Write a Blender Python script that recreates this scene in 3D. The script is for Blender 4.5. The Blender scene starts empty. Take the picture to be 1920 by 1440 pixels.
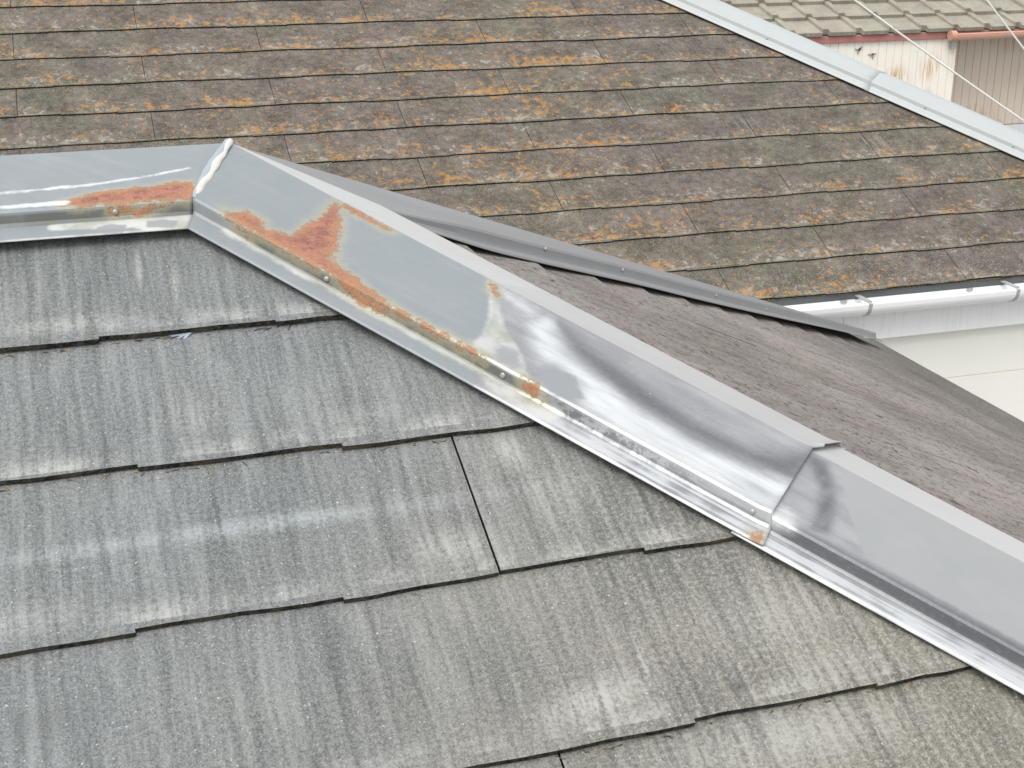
import bpy, math, random
import numpy as np
from mathutils import Vector, Matrix
random.seed(7); rng = np.random.default_rng(7)
sc = bpy.context.scene
COL = sc.collection
H = 7.0                      # height of the frame origin (the camera) above the ground
R_ = math.radians

# ---------------------------------------------------------------- camera, world, sun
cam = bpy.data.cameras.new('camera'); co = bpy.data.objects.new('camera', cam); COL.objects.link(co)
cam.sensor_width = 36; cam.lens = 2617 / 1920 * 36; cam.clip_start = .05; cam.clip_end = 800
co.location = (0, 0, H); co.rotation_euler = (R_(90 - 20.149), 0, R_(71.970 - 90)); sc.camera = co
SUN_EL, SUN_ROT = 56, 222
w = bpy.data.worlds.new('World'); sc.world = w; w.use_nodes = True
nt = w.node_tree; nt.nodes.clear()
sky = nt.nodes.new('ShaderNodeTexSky'); sky.sky_type = 'NISHITA'; sky.sun_disc = False
sky.sun_elevation = R_(SUN_EL); sky.sun_rotation = R_(SUN_ROT); sky.air_density = 1; sky.dust_density = 5; sky.ozone_density = 1
hs = nt.nodes.new('ShaderNodeHueSaturation'); hs.inputs['Saturation'].default_value = .22
bg = nt.nodes.new('ShaderNodeBackground'); bg.inputs['Strength'].default_value = .14
wo = nt.nodes.new('ShaderNodeOutputWorld')
cl = nt.nodes.new('ShaderNodeMix'); cl.data_type = 'RGBA'          # thin even overcast over the sky's own gradient
cl.inputs[0].default_value = .62; cl.inputs[7].default_value = (6.2, 6.4, 6.7, 1)
nt.links.new(sky.outputs[0], hs.inputs['Color']); nt.links.new(hs.outputs[0], cl.inputs[6]); nt.links.new(cl.outputs[2], bg.inputs[0]); nt.links.new(bg.outputs[0], wo.inputs[0])
sl = bpy.data.lights.new('sun', 'SUN'); sl.energy = 1.3; sl.angle = R_(40); sl.color = (1, .965, .92)
so = bpy.data.objects.new('sun', sl); COL.objects.link(so)
sd = Vector((math.sin(R_(SUN_ROT)) * math.cos(R_(SUN_EL)), math.cos(R_(SUN_ROT)) * math.cos(R_(SUN_EL)), math.sin(R_(SUN_EL))))
so.rotation_euler = sd.to_track_quat('Z', 'Y').to_euler(); so.location = (-4, -6, 14)
sc.view_settings.view_transform = 'Standard'; sc.view_settings.look = 'None'
sc.view_settings.exposure = 0.5; sc.view_settings.gamma = 1; sc.view_settings.use_curve_mapping = False

# ---------------------------------------------------------------- node helper
class G:
    def __init__(s, name):
        s.m = bpy.data.materials.new(name); s.m.use_nodes = True; s.t = s.m.node_tree; s.t.nodes.clear()
        s.out = s.n('ShaderNodeOutputMaterial'); s.b = s.n('ShaderNodeBsdfPrincipled')
        s.t.links.new(s.b.outputs[0], s.out.inputs[0]); s._p = None
    def n(s, k): return s.t.nodes.new(k)
    def put(s, sock, v):
        if hasattr(v, 'is_output'): s.t.links.new(v, sock)
        elif isinstance(v, (tuple, list)):
            sock.default_value = tuple(v) + (1,) if (len(v) == 3 and sock.type == 'RGBA') else tuple(v)
        else: sock.default_value = v
    def math(s, op, a, b=0., c=None, clamp=False):
        k = s.n('ShaderNodeMath'); k.operation = op; k.use_clamp = clamp
        s.put(k.inputs[0], a); s.put(k.inputs[1], b)
        if c is not None: s.put(k.inputs[2], c)
        return k.outputs[0]
    def add(s, a, b): return s.math('ADD', a, b)
    def mul(s, a, b): return s.math('MULTIPLY', a, b)
    def sub(s, a, b): return s.math('SUBTRACT', a, b)
    def mx(s, a, b): return s.math('MAXIMUM', a, b)
    def step(s, v, lo, hi, a=0., b=1.):
        k = s.n('ShaderNodeMapRange'); k.interpolation_type = 'SMOOTHSTEP'
        s.put(k.inputs[0], v); k.inputs[1].default_value = lo; k.inputs[2].default_value = hi
        k.inputs[3].default_value = a; k.inputs[4].default_value = b
        return k.outputs[0]
    def pos(s):
        if s._p is None: s._p = s.n('ShaderNodeNewGeometry').outputs['Position']
        return s._p
    def dot(s, d, off=0.):
        k = s.n('ShaderNodeVectorMath'); k.operation = 'DOT_PRODUCT'; s.put(k.inputs[0], s.pos()); k.inputs[1].default_value = d
        return s.add(k.outputs['Value'], off) if off else k.outputs['Value']
    def vec(s, x, y, z=0.):
        k = s.n('ShaderNodeCombineXYZ'); s.put(k.inputs[0], x); s.put(k.inputs[1], y); s.put(k.inputs[2], z); return k.outputs[0]
    def noise(s, v, sc_, det=2., rough=.5, dist=0.):
        k = s.n('ShaderNodeTexNoise'); s.put(k.inputs['Vector'], v); k.inputs['Scale'].default_value = sc_
        k.inputs['Detail'].default_value = det; k.inputs['Roughness'].default_value = rough; k.inputs['Distortion'].default_value = dist
        return k.outputs[0]
    def mix(s, f, a, b, mode='MIX'):
        k = s.n('ShaderNodeMix'); k.data_type = 'RGBA'; k.blend_type = mode
        s.put(k.inputs[0], f); s.put(k.inputs[6], a); s.put(k.inputs[7], b); return k.outputs[2]
    def attr(s, name):
        k = s.n('ShaderNodeAttribute'); k.attribute_name = name; return k.outputs['Fac']
    def rnd(s): return s.n('ShaderNodeObjectInfo').outputs['Random']
    def ell(s, u, v, cu, cv, ru, rv, ang=0., soft=0.):
        """1 in the middle of a rotated ellipse on a (u, v) plane, falling to 0 at its rim"""
        a = R_(ang); du = s.add(u, -cu); dv = s.add(v, -cv)
        p = s.mul(s.add(s.mul(du, math.cos(a)), s.mul(dv, math.sin(a))), 1 / ru)
        q = s.mul(s.add(s.mul(dv, math.cos(a)), s.mul(du, -math.sin(a))), 1 / rv)
        r = s.math('SQRT', s.add(s.mul(p, p), s.mul(q, q)))
        return s.step(r, soft, 1., 1., 0.)
    def bump(s, h, dist=.001, st=1.):
        k = s.n('ShaderNodeBump'); s.put(k.inputs['Height'], h); k.inputs['Distance'].default_value = dist; k.inputs['Strength'].default_value = st
        s.t.links.new(k.outputs[0], s.b.inputs['Normal'])
    def fin(s, col, rough=.8, metal=0., spec=.5):
        s.put(s.b.inputs['Base Color'], col); s.put(s.b.inputs['Roughness'], rough); s.put(s.b.inputs['Metallic'], metal)
        s.b.inputs['Specular IOR Level'].default_value = spec; return s.m

# ---------------------------------------------------------------- geometry of the two slate roofs
TH = math.atan(.5); CT, ST = math.cos(TH), math.sin(TH)
AX, AY, AZ = .19557, 1.72572, -.30683                       # apex of the near roof's ridge cap
CS = AX + AY
DY2 = -.01332                                              # the neighbour's house stands 0.8 degrees turned
class Frame:                                               # a roof plane: p = O + U u + V v + N h
    def __init__(s, O, U, V):
        s.O, s.U, s.V = Vector(O), Vector(U), Vector(V); s.N = s.U.cross(s.V)
    def p(s, u, v, h=0.): return s.O + s.U * u + s.V * v + s.N * h
    def mat(s, u=0., v=0., h=0.):
        m = Matrix((s.U, s.V, s.N)).transposed().to_4x4(); m.translation = s.p(u, v, h); return m
FF = Frame((0, .46556, -.93110), (1, 0, 0), (0, CT, ST))
FR = Frame((-.0913, 0, -.1826), (0, 1, 0), (-CT, 0, ST))
F2 = Frame((0, 1.52053, -3.04106), (1, 0, 0), (0, CT, ST))

# ---------------------------------------------------------------- object helpers
ORG = {}
def tag(o, label=None, cat=None, group=None, kind=None):
    for k, v in (('label', label), ('category', cat), ('group', group), ('kind', kind)):
        if v: o[k] = v
    return o
def thing(name, base, rz=0., **kw):
    o = bpy.data.objects.new(name, None); COL.objects.link(o); o.empty_display_size = .3
    b = Vector(base); ORG[o.name] = b
    o.location = Matrix.Rotation(rz, 3, 'Z') @ b + Vector((0, 0, H)); o.rotation_euler = (0, 0, rz)
    return tag(o, **kw)
def link(name, me, parent, loc, label=None):
    o = bpy.data.objects.new(name, me); COL.objects.link(o)
    if parent is not None: o.parent = parent; o.location = Vector(loc) - ORG[parent.name]
    else: o.location = Vector(loc) + Vector((0, 0, H))
    ORG[o.name] = Vector(loc)
    if label: o['label'] = label
    return o
def mesh(name, V, F, mats, mi=None, smooth=False):
    me = bpy.data.meshes.new(name); me.from_pydata([tuple(v) for v in V], [], F)
    for m in (mats if isinstance(mats, (list, tuple)) else [mats]): me.materials.append(m)
    if mi is not None: me.polygons.foreach_set('material_index', mi)
    if smooth: me.polygons.foreach_set('use_smooth', [True] * len(me.polygons))
    me.update(); return me
def part(name, parent, V, F, mats, mi=None, smooth=False, label=None, origin=None):
    V = [Vector(v) for v in V]
    lo = Vector([min(v[i] for v in V) for i in range(3)]); hi = Vector([max(v[i] for v in V) for i in range(3)])
    c = Vector(origin) if origin is not None else Vector(((lo.x + hi.x) / 2, (lo.y + hi.y) / 2, lo.z))
    return link(name, mesh(name, [v - c for v in V], F, mats, mi, smooth), parent, c, label)
BF = [(0, 3, 2, 1), (4, 5, 6, 7), (0, 1, 5, 4), (1, 2, 6, 5), (2, 3, 7, 6), (3, 0, 4, 7)]
def boxv(x0, x1, y0, y1, z0, z1):
    return [(x0, y0, z0), (x1, y0, z0), (x1, y1, z0), (x0, y1, z0), (x0, y0, z1), (x1, y0, z1), (x1, y1, z1), (x0, y1, z1)]
def box(name, parent, b, mat, label=None, bev=0.):
    o = part(name, parent, boxv(*b), BF, mat, label=label)
    if bev:
        m = o.modifiers.new('bevel', 'BEVEL'); m.width = bev; m.segments = 2
    return o
def extrude_x(prof, x0, x1, nx=1, closed=False):
    """profile of (y, z) points swept along x"""
    V = []; n = len(prof)
    for i in range(nx + 1):
        x = x0 + (x1 - x0) * i / nx
        V += [(x, y, z) for y, z in prof]
    F = []
    for i in range(nx):
        for j in range(n if closed else n - 1):
            a = i * n + j; b = i * n + (j + 1) % n; F.append((a, b, b + n, a + n))
    if closed: F += [tuple(range(n - 1, -1, -1)), tuple(nx * n + j for j in range(n))]
    return V, F
def clip(poly, a, b, c):                                    # keep a u + b v <= c
    out = []
    for i in range(len(poly)):
        p, q = poly[i], poly[(i + 1) % len(poly)]
        dp, dq = a * p[0] + b * p[1] - c, a * q[0] + b * q[1] - c
        if dp <= 0: out.append(p)
        if dp * dq < 0:
            t = dp / (dp - dq); out.append((p[0] + (q[0] - p[0]) * t, p[1] + (q[1] - p[1]) * t))
    return out

# ---------------------------------------------------------------- materials: slates
UP = (0, CT, ST)
def slate_front():
    g = G('grey_weathered_slate')
    u = g.dot((1, 0, 0)); v = g.dot(UP, -H * ST)
    P = g.vec(u, v, 0.)
    wob = g.mul(g.sub(g.noise(P, 9, 2), .5), .010)
    us = g.add(u, wob)
    st1 = g.noise(g.vec(g.mul(us, 120.), g.mul(v, 7.), 0.), 1., 3, .6)
    st2 = g.noise(g.vec(g.mul(us, 26.), g.mul(v, 2.6), 3.), 1., 3, .6)
    gr = g.noise(P, 520, 2, .7); gr2 = g.noise(P, 210, 3, .7); lo = g.noise(P, 4.5, 3, .55)
    lo2 = g.noise(g.vec(u, v, 7.), 11, 3, .6)
    val = g.add(g.add(g.mul(g.sub(st1, .5), .85), g.mul(g.sub(st2, .5), .36)), g.mul(g.sub(lo, .5), .45))
    val = g.add(val, g.mul(g.sub(gr, .5), 1.15)); val = g.add(val, g.mul(g.sub(gr2, .5), .9))
    f = g.step(g.add(val, .5), 0., 1.)
    col = g.mix(f, (.077, .083, .083), (.278, .290, .286))
    col = g.mix(g.mul(g.rnd(), .5), col, g.mix(1., col, (.86, .87, .86), 'MULTIPLY'))
    # cool to warm drift: greenish blue by the ridge, brownish at lower right
    warm = g.step(g.add(g.sub(u, g.mul(v, .8)), g.mul(g.sub(lo, .5), .5)), -.60, .25)
    col = g.mix(g.mul(warm, .95), col, g.mix(1., col, (1.10, .98, .84), 'MULTIPLY'))
    col = g.mix(g.mul(g.step(lo2, .5, .75), .35), col, g.mix(1., col, (.95, 1.0, .95), 'MULTIPLY'))
    # pale bloom: along the butts and in patches
    fr = g.math('FRACT', g.mul(g.add(v, -.5385 + 1.82), 1 / .182))
    rim = g.mul(g.step(fr, .0, .16, 1., 0.), g.step(lo2, .42, .62))
    pat = rim
    for (cu, cv, ru, rv, an, k) in [(.40, .862, .030, .040, 0, 1.), (.43, .80, .05, .05, 0, .45), (.315, .752, .065, .034, 0, .8),
                                    (.395, .566, .085, .034, 12, 1.15), (.449, .60, .0065, .052, -4, 1.2), (.33, .60, .006, .07, -3, .6),
                                    (-.09, .74, .11, .028, 0, .55), (.60, .62, .13, .075, 0, .55), (.55, .50, .20, .05, 0, .75),
                                    (-.02, 1.10, .10, .022, 0, .75), (.069, 1.18, .005, .05, -3, .8), (.105, 1.165, .006, .085, -4, .8),
                                    (.26, .93, .07, .02, 0, .4), (-.1, 1.15, .1, .08, 0, .35), (.10, .96, .05, .05, 0, .3), (.62, .56, .1, .04, 0, .5)]:
        pat = g.mx(pat, g.mul(g.ell(u, v, cu, cv, ru, rv, an), k))
    band = g.mul(g.ell(u, g.add(v, g.mul(g.sub(lo, .5), .012)), .12, .8105, .42, .0165), .72)
    band = g.mul(band, g.step(g.noise(g.vec(g.mul(u, 9.), 0., 0.), 1., 2), .34, .55, .25, 1.))
    tex = g.step(g.add(g.mul(st1, .6), g.mul(gr2, .55)), .38, .72)
    col = g.mix(g.math('MULTIPLY', pat, g.add(g.mul(tex, .85), .1), clamp=True), col, (.38, .38, .35))
    col = g.mix(g.math('MULTIPLY', band, g.add(g.mul(tex, .5), .2), clamp=True), col, (.42, .46, .48))
    # light beige speckle at lower right, bright crystals everywhere
    sp = g.mul(g.step(g.add(gr2, g.mul(g.sub(st1, .5), .35)), .50, .66), g.step(g.sub(u, g.mul(v, .55)), -.12, .30))
    col = g.mix(g.mul(sp, .55), col, (.34, .32, .28))
    cr = g.step(g.noise(P, 330, 1, .4), .70, .77)
    col = g.mix(g.mul(cr, .75), col, (.50, .51, .50))
    dk = g.mx(g.mul(g.ell(u, v, .525, .555, .018, .009), .9), g.mul(g.ell(u, v, -.06, .64, .05, .03), .35))
    col = g.mix(g.mul(dk, g.step(gr2, .40, .62)), col, (.05, .05, .045))
    g.bump(g.add(g.mul(gr2, .8), g.mul(st1, .9)), .0018, .8)
    return g.fin(col, .82, 0., .35)
def slate_lichen():
    g = G('lichen_covered_slate')
    c, s_ = math.cos(DY2), math.sin(DY2)
    u = g.dot((c, s_, 0)); v = g.dot((-s_ * CT, c * CT, ST), -H * ST)
    P = g.vec(u, v, 0.)
    fr = g.math('FRACT', g.mul(g.add(v, -3.409 + 1.986), 1 / .1986))
    lo = g.noise(P, 1.3, 3, .6); mid = g.noise(g.vec(u, v, 5.), 7, 4, .65); fi = g.noise(P, 120, 3, .7); med = g.noise(g.vec(u, v, 9.), 34, 4, .7)
    val = g.add(g.add(g.mul(g.sub(mid, .5), .9), g.mul(g.sub(fi, .5), 1.0)), g.mul(g.sub(med, .5), .9))
    col = g.mix(g.step(g.add(val, .5), 0., 1.), (.050, .042, .036), (.212, .187, .160))
    orr = g.noise(g.vec(u, v, 21.), .9, 3, .6)
    left = g.step(u, -.4, .6)
    # brown grey cast by region and by slate
    col = g.mix(g.mul(g.step(lo, .45, .6), .5), col, g.mix(1., col, (.97, 1.04, .9), 'MULTIPLY'))
    col = g.mix(g.mul(g.rnd(), .35), col, g.mix(1., col, (.84, .84, .86), 'MULTIPLY'))
    low = g.step(fr, .05, .62, 1., .0)
    # bare dark places: the shaded-off stains of the right part
    bare = g.mx(g.ell(u, v, 2.93, 4.20, .16, .13, 0, .3), g.mul(g.ell(u, v, 3.0, 4.60, .3, .12, 0, .2), .5))
    # pale grey lichen
    n1 = g.noise(g.vec(u, v, 31.), 30, 5, .75)
    pm = g.step(g.add(g.add(n1, g.mul(low, .07)), g.mul(g.sub(mid, .5), .42)), .60, .70)
    col = g.mix(g.mul(g.math('SUBTRACT', pm, bare, clamp=True), .78), col, g.mix(fi, (.23, .215, .19), (.42, .395, .35)))
    # orange lichen
    n2 = g.noise(g.vec(u, v, 47.), 30, 5, .75)
    om = g.step(g.add(g.add(n2, g.mul(low, .07)), g.add(g.mul(g.sub(orr, .5), .16), g.add(g.mul(g.sub(g.noise(g.vec(u, v, 60.), 4.5, 2), .5), .34), g.add(g.mul(g.ell(u, v, 1.35, 5.0, 1.6, 1.1), .035), g.step(v, 3.6, 4.5, .034, .050))))), .632, .74)
    col = g.mix(g.mul(g.math('SUBTRACT', om, bare, clamp=True), .85), col, g.mix(fi, (.27, .14, .05), (.48, .25, .07)))
    n5 = g.step(g.add(g.noise(g.vec(u, v, 77.), 85, 3, .7), g.mul(g.sub(orr, .5), .2)), .62, .72)
    col = g.mix(g.mul(g.math('SUBTRACT', n5, bare, clamp=True), .7), col, (.36, .20, .075))
    pt = g.step(g.noise(g.vec(u, v, 91.), 48, 3, .7), .60, .70); col = g.mix(g.mul(pt, .65), col, (.028, .026, .022))
    # yellow green moss line along the butt, white specks below each butt
    ml = g.mul(g.step(fr, .0, .05, 1., 0.), g.step(med, .38, .55))
    col = g.mix(g.mul(ml, .6), col, (.25, .24, .12))
    cr = g.mul(g.step(g.noise(g.vec(u, v, 3.), 190, 2, .5), .63, .72), g.step(g.add(g.step(fr, .6, .98), g.add(g.mul(g.sub(lo, .5), 2.), g.step(v, 3.45, 3.75, 1., 0.))), .25, .9))
    col = g.mix(g.mul(cr, .8), col, (.60, .60, .58))
    # scraped clean streaks near the hip
    for (cu, cv, ru, rv, an) in [(2.80, 4.51, .12, .09, 0), (3.33, 4.32, .16, .08, 0), (2.75, 4.72, .02, .09, -3)]:
        e = g.mul(g.ell(u, v, cu, cv, ru, rv, an), g.step(g.noise(g.vec(g.mul(g.add(u, g.mul(v, .12)), 60.), v, 0.), 1., 2), .5, .62))
        col = g.mix(g.mul(e, .30), col, (.36, .35, .34))
    g.bump(g.add(fi, g.mul(n1, 1.)), .003, .8)
    return g.fin(col, .9, 0., .25)
def slate_side():
    g = G('brown_grey_slate')
    x = g.dot((-CT, 0, ST), -H * ST); y = g.dot((0, 1, 0)); P = g.vec(y, x, 0.)
    lo = g.noise(P, 2.2, 4, .65); fi = g.noise(P, 260, 3, .7); st = g.noise(g.vec(g.mul(y, 30.), g.mul(x, 3.), 0.), 1., 4, .65)
    med = g.noise(g.vec(y, x, 4.), 60, 3, .7)
    val = g.add(g.add(g.mul(g.sub(st, .5), .7), g.mul(g.sub(fi, .5), .6)), g.mul(g.sub(lo, .5), 1.))
    col = g.mix(g.step(g.add(val, .5), 0., 1.), (.122, .106, .096), (.36, .325, .298))
    col = g.mix(g.mul(g.step(g.noise(g.vec(y, x, 8.), 3.4, 3), .47, .62), .45), col, g.mix(1., col, (1.03, .95, .95), 'MULTIPLY'))
    col = g.mix(g.mul(g.step(g.noise(g.vec(y, x, 18.), 2.6, 3), .5, .64), .45), col, g.mix(1., col, (.97, 1.04, .86), 'MULTIPLY'))
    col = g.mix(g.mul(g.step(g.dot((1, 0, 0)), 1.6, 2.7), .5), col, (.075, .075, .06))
    pit = g.mx(g.step(g.noise(g.vec(y, x, 14.), 42, 3, .65), .60, .68), g.mul(g.step(g.noise(g.vec(y, x, 44.), 110, 2, .6), .56, .66), .7))
    col = g.mix(g.mul(g.step(g.noise(g.vec(g.mul(y, 3.), x, 71.), 14, 4, .7), .53, .66), .45), col, (.085, .062, .052))
    col = g.mix(g.mul(pit, .85), col, (.03, .027, .025))
    g.bump(g.add(g.add(fi, med), g.mul(pit, -1.5)), .0018, .8)
    return g.fin(col, .85, 0., .3)
def butt(nm, a, b, moss):
    g = G(nm); P = g.pos(); n = g.step(g.noise(P, 160, 4, .75), .34, .70); n2 = g.noise(P, 23, 2)
    col = g.mix(n, a, b); col = g.mix(g.mul(g.step(n2, .5, .66), moss), col, (.16, .135, .075)); g.bump(n, .002)
    return g.fin(col, .95, 0., .1)
M = {'front': slate_front(), 'lichen': slate_lichen(), 'side': slate_side(),
     'butt': butt('dirty_slate_edge', (.012, .012, .010), (.10, .095, .08), .4), 'butt2': butt('mossy_slate_edge', (.012, .012, .008), (.05, .047, .03), .3)}

# ---------------------------------------------------------------- slates
STEP = [(0, -.004), (.146, -.0025), (.146, -.0065), (.342, -.007), (.342, -.0115), (.58, -.0105), (.58, -.0065), (.762, -.0065), (.762, -.0095), (.909, -.0055)]
TS = .0062; FALL = .0078
def slate_outline(W, depth, e0, jit, pts_per=4):
    k = W / .91; xs = []
    g_ = .0011 * k
    for i in range(len(STEP) - 1):
        (x0, y0), (x1, y1) = STEP[i], STEP[i + 1]
        if abs(x1 - x0) < 1e-6: xs.append((x0 * k, y0 * k)); continue
        for j in range(pts_per): t = j / pts_per; xs.append(((x0 + (x1 - x0) * t) * k, (y0 + (y1 - y0) * t) * k + (random.uniform(-jit, jit) if j else 0)))
    xs.append((STEP[-1][0] * k, STEP[-1][1] * k))
    xs = [(min(max(x, g_), W - g_), y + e0) for x, y in xs]
    return xs + [(W - g_, depth), (g_, depth)]
def slate_mesh(poly, exposure, mats, k=1.):
    def top(v): return -v / exposure * FALL * k
    n = len(poly); ts = TS * k
    V = [(u, v, top(v)) for u, v in poly] + [(u, v, top(v) - ts) for u, v in poly]
    F = [tuple(range(n)), tuple(range(2 * n - 1, n - 1, -1))]; mi = [0, 0]
    for i in range(n):
        j = (i + 1) % n; F.append((i, i + n, j + n, j)); mi.append(1)
    # tessellation stays planar: every top vertex lies on one tilted plane
    return mesh('slate', V, F, mats, mi)
def lay(roof, fr, mats, W, E, v0, rows, joint, u0, u1, clips, jit, pts, k=1., share=True):
    full = [slate_outline(W, E * 1.28, 0., jit, pts) for _ in range(3 if share else 400)]
    fm = {}; cnt = 0
    for r in rows:
        vb = v0 + E * r; ju = joint(r)
        i = math.floor((u0 - ju) / W)
        while ju + i * W < u1:
            ub = ju + i * W; idx = random.randrange(3) if share else cnt; cnt += 1
            poly = full[idx]; P = poly; cl = False
            for a, b, c in clips:
                cc = c - a * ub - b * vb; Q = clip(P, a, b, cc)
                if len(Q) != len(P) or Q != P: cl = True
                P = Q
                if len(P) < 3: break
            i += 1
            if len(P) < 3: continue
            if max(p[0] for p in P) - min(p[0] for p in P) < .02: continue
            if cl: me = slate_mesh(P, E, mats, k)
            else:
                if idx not in fm: fm[idx] = slate_mesh(poly, E, mats, k)
                me = fm[idx]
            o = bpy.data.objects.new('slate', me); COL.objects.link(o); o.parent = roof
            m = fr.mat(ub, vb, random.uniform(-.0006, .0006) * k); m.translation -= ORG[roof.name]
            o.matrix_basis = m
    return cnt

# ================================================================= ground
g = G('ground_gravel'); n = g.noise(g.pos(), 3, 5, .7)
gm = g.fin(g.mix(n, (.26, .255, .24), (.36, .35, .33)), .95)
gr = part('ground', None, [(-150, -150, -H), (150, -150, -H), (150, 150, -H), (-150, 150, -H)], [(0, 1, 2, 3)], gm); tag(gr, kind='structure')

# plain wall and trim materials
def plain(nm, a, b, sc_=12, rough=.6, spec=.4, bump=0.):
    g = G(nm); n = g.noise(g.pos(), sc_, 4, .6)
    if bump: g.bump(g.noise(g.pos(), sc_ * 12, 3), bump)
    return g.fin(g.mix(n, a, b), rough, 0., spec)
M['cream'] = plain('cream_siding', (.80, .785, .715), (.86, .845, .775), 3, .6, .3, .001)
M['stucco'] = plain('grey_render', (.42, .41, .38), (.5, .49, .46), 6, .9, .2, .003)
g = G('white_fascia_paint'); st = g.noise(g.vec(g.mul(g.dot((1, 0, 0)), 60.), 0., g.mul(g.dot((0, 0, 1)), 5.)), 1., 3, .6)
M['fascia'] = g.fin(g.mix(g.step(st, .42, .75), (.87, .875, .86), (.79, .81, .80)), .55)
M['white'] = plain('white_gutter_plastic', (.82, .83, .82), (.86, .86, .85), 5, .28, .5)
M['drip'] = plain('slate_grey_drip_metal', (.085, .09, .095), (.12, .125, .13), 8, .45)
M['zinc'] = plain('zinc_bracket', (.30, .31, .32), (.45, .46, .46), 60, .4)

# ================================================================= near house
RIDGE_L = -4.6; EX = 2.80; EYF = -.88; EYB = AY + (AY - EYF)
house = thing('house', (-.9, AY, -H), 0., label='near house with plain grey slate hip roof and rust stained metal ridge cap', cat='house')
zf = lambda y: -1.1639 + .5 * y
E_Z = zf(EYF)
dk = .032
AR = zf(AY) - dk
V = [(RIDGE_L, EYF + .03, zf(EYF) - dk + .015), (EX - .03, EYF + .03, zf(EYF) - dk + .015), (AX, AY, AR - .01), (RIDGE_L, AY, AR - .01),
     (EX - .03, EYB - .03, zf(EYF) - dk - .01), (RIDGE_L, EYB - .03, zf(EYF) - dk - .01)]
V[1] = (EX - .03, EYF + .03, -.2282 - .5 * EX - dk)
V[4] = (EX - .03, EYB - .03, -.2282 - .5 * EX - dk)
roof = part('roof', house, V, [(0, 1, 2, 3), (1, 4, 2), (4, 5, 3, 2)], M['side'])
sm = roof.modifiers.new('solid', 'SOLIDIFY'); sm.thickness = .05; sm.offset = -1
wy0, wy1, wx1 = EYF + .5, EYB - .5, EX - .5
box('wall', house, (RIDGE_L + .4, wx1, wy0, wy1, -H, E_Z - .12), M['stucco'])
box('fascia', house, (RIDGE_L, EX - .06, EYF + .05, EYF + .075, E_Z - .2, E_Z - .05), M['fascia'])
box('fascia', house, (EX - .085, EX - .06, EYF + .08, EYB - .05, -.2282 - .5 * EX - .22, -.2282 - .5 * EX - .06), M['fascia'])
box('soffit', house, (RIDGE_L, EX - .087, EYF + .077, EYB - .05, -1.86, -1.84), M['fascia'])

hipF = (1, CT, CS - .110 - .46556)
lay(roof, FF, [M['front'], M['butt']], .91, .182, .5385, range(-5, 5), lambda r: .348 if (r % 2 == 1) else -.107, -2.3, 1.6,
    [hipF, (0, 1, 1.30)], .0012, 6, share=False)
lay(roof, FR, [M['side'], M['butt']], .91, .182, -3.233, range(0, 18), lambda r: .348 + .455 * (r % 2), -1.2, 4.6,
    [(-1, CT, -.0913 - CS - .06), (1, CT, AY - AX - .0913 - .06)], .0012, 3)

# dry grass bits and grit caught along the front butts
dv = []; df = []
for r_i in range(-1, 4):
    for k_ in range(130):
        u_ = random.uniform(-.5, 1.1); v_ = .5385 + .182 * r_i - .0075 - abs(random.gauss(0, .0014)) + float(np.interp((u_ - (.348 if r_i % 2 else -.107)) % .91, [p[0] for p in STEP], [p[1] for p in STEP])) + .0045
        if u_ + CT * v_ > CS - .28 - .46556: continue
        a_ = random.gauss(0, .45); L_ = random.uniform(.0015, .006); w_ = random.uniform(.0003, .0007); hh = -.0072
        p_ = [FF.p(u_ + c_ * math.cos(a_) * L_ - d_ * math.sin(a_) * w_, v_ + c_ * math.sin(a_) * L_ + d_ * math.cos(a_) * w_, hh + e_) for c_, d_, e_ in ((-1, -1, 0), (1, -1, 0), (1, 1, 0), (-1, 1, 0), (0, 0, .0009))]
        b_ = len(dv); dv += p_; df += [(b_, b_ + 1, b_ + 4), (b_ + 1, b_ + 2, b_ + 4), (b_ + 2, b_ + 3, b_ + 4), (b_ + 3, b_, b_ + 4)]
g = G('dry_grass_bits'); dm = g.fin(g.mix(g.step(g.noise(g.pos(), 90, 2), .42, .6), (.05, .045, .03), (.30, .25, .16)), .9)
tag(part('debris', roof, dv, df, dm), kind='stuff')

# ---------------------------------------------------------------- metal caps
def sdf(P, poly):
    poly = np.array(poly, float); n = len(poly); d = np.full(len(P), 1e9); ins = np.zeros(len(P), bool)
    for i in range(n):
        a, b = poly[i], poly[(i + 1) % n]; e = b - a; wv = P - a
        t = np.clip((wv @ e) / max(e @ e, 1e-12), 0, 1); q = wv - t[:, None] * e; d = np.minimum(d, np.hypot(q[:, 0], q[:, 1]))
        c = (a[1] > P[:, 1]) != (b[1] > P[:, 1])
        if abs(b[1] - a[1]) > 1e-12: ins ^= c & (P[:, 0] < (b[0] - a[0]) * (P[:, 1] - a[1]) / (b[1] - a[1]) + a[0])
    return np.where(ins, d, -d)
def mask(P, polys, soft=.012):
    v = np.full(len(P), -1e9)
    for p in polys: v = np.maximum(v, sdf(P, p))
    return np.clip(.5 + v / (2 * soft), 0, 1)
LAYERS = ['rust', 'halo', 'bare', 'island', 'pale', 'dark', 'grime_shade', 'scratch', 'streak', 'far_pale', 'warm', 'mottle']
def subdiv(prof, step):
    out = [prof[0]]
    for (a0, z0), (a1, z1) in zip(prof, prof[1:]):
        L = math.hypot(a1 - a0, z1 - z0); n = max(1, int(round(L / step)))
        for j in range(1, n + 1): out.append((a0 + (a1 - a0) * j / n, z0 + (z1 - z0) * j / n))
    return out
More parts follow.
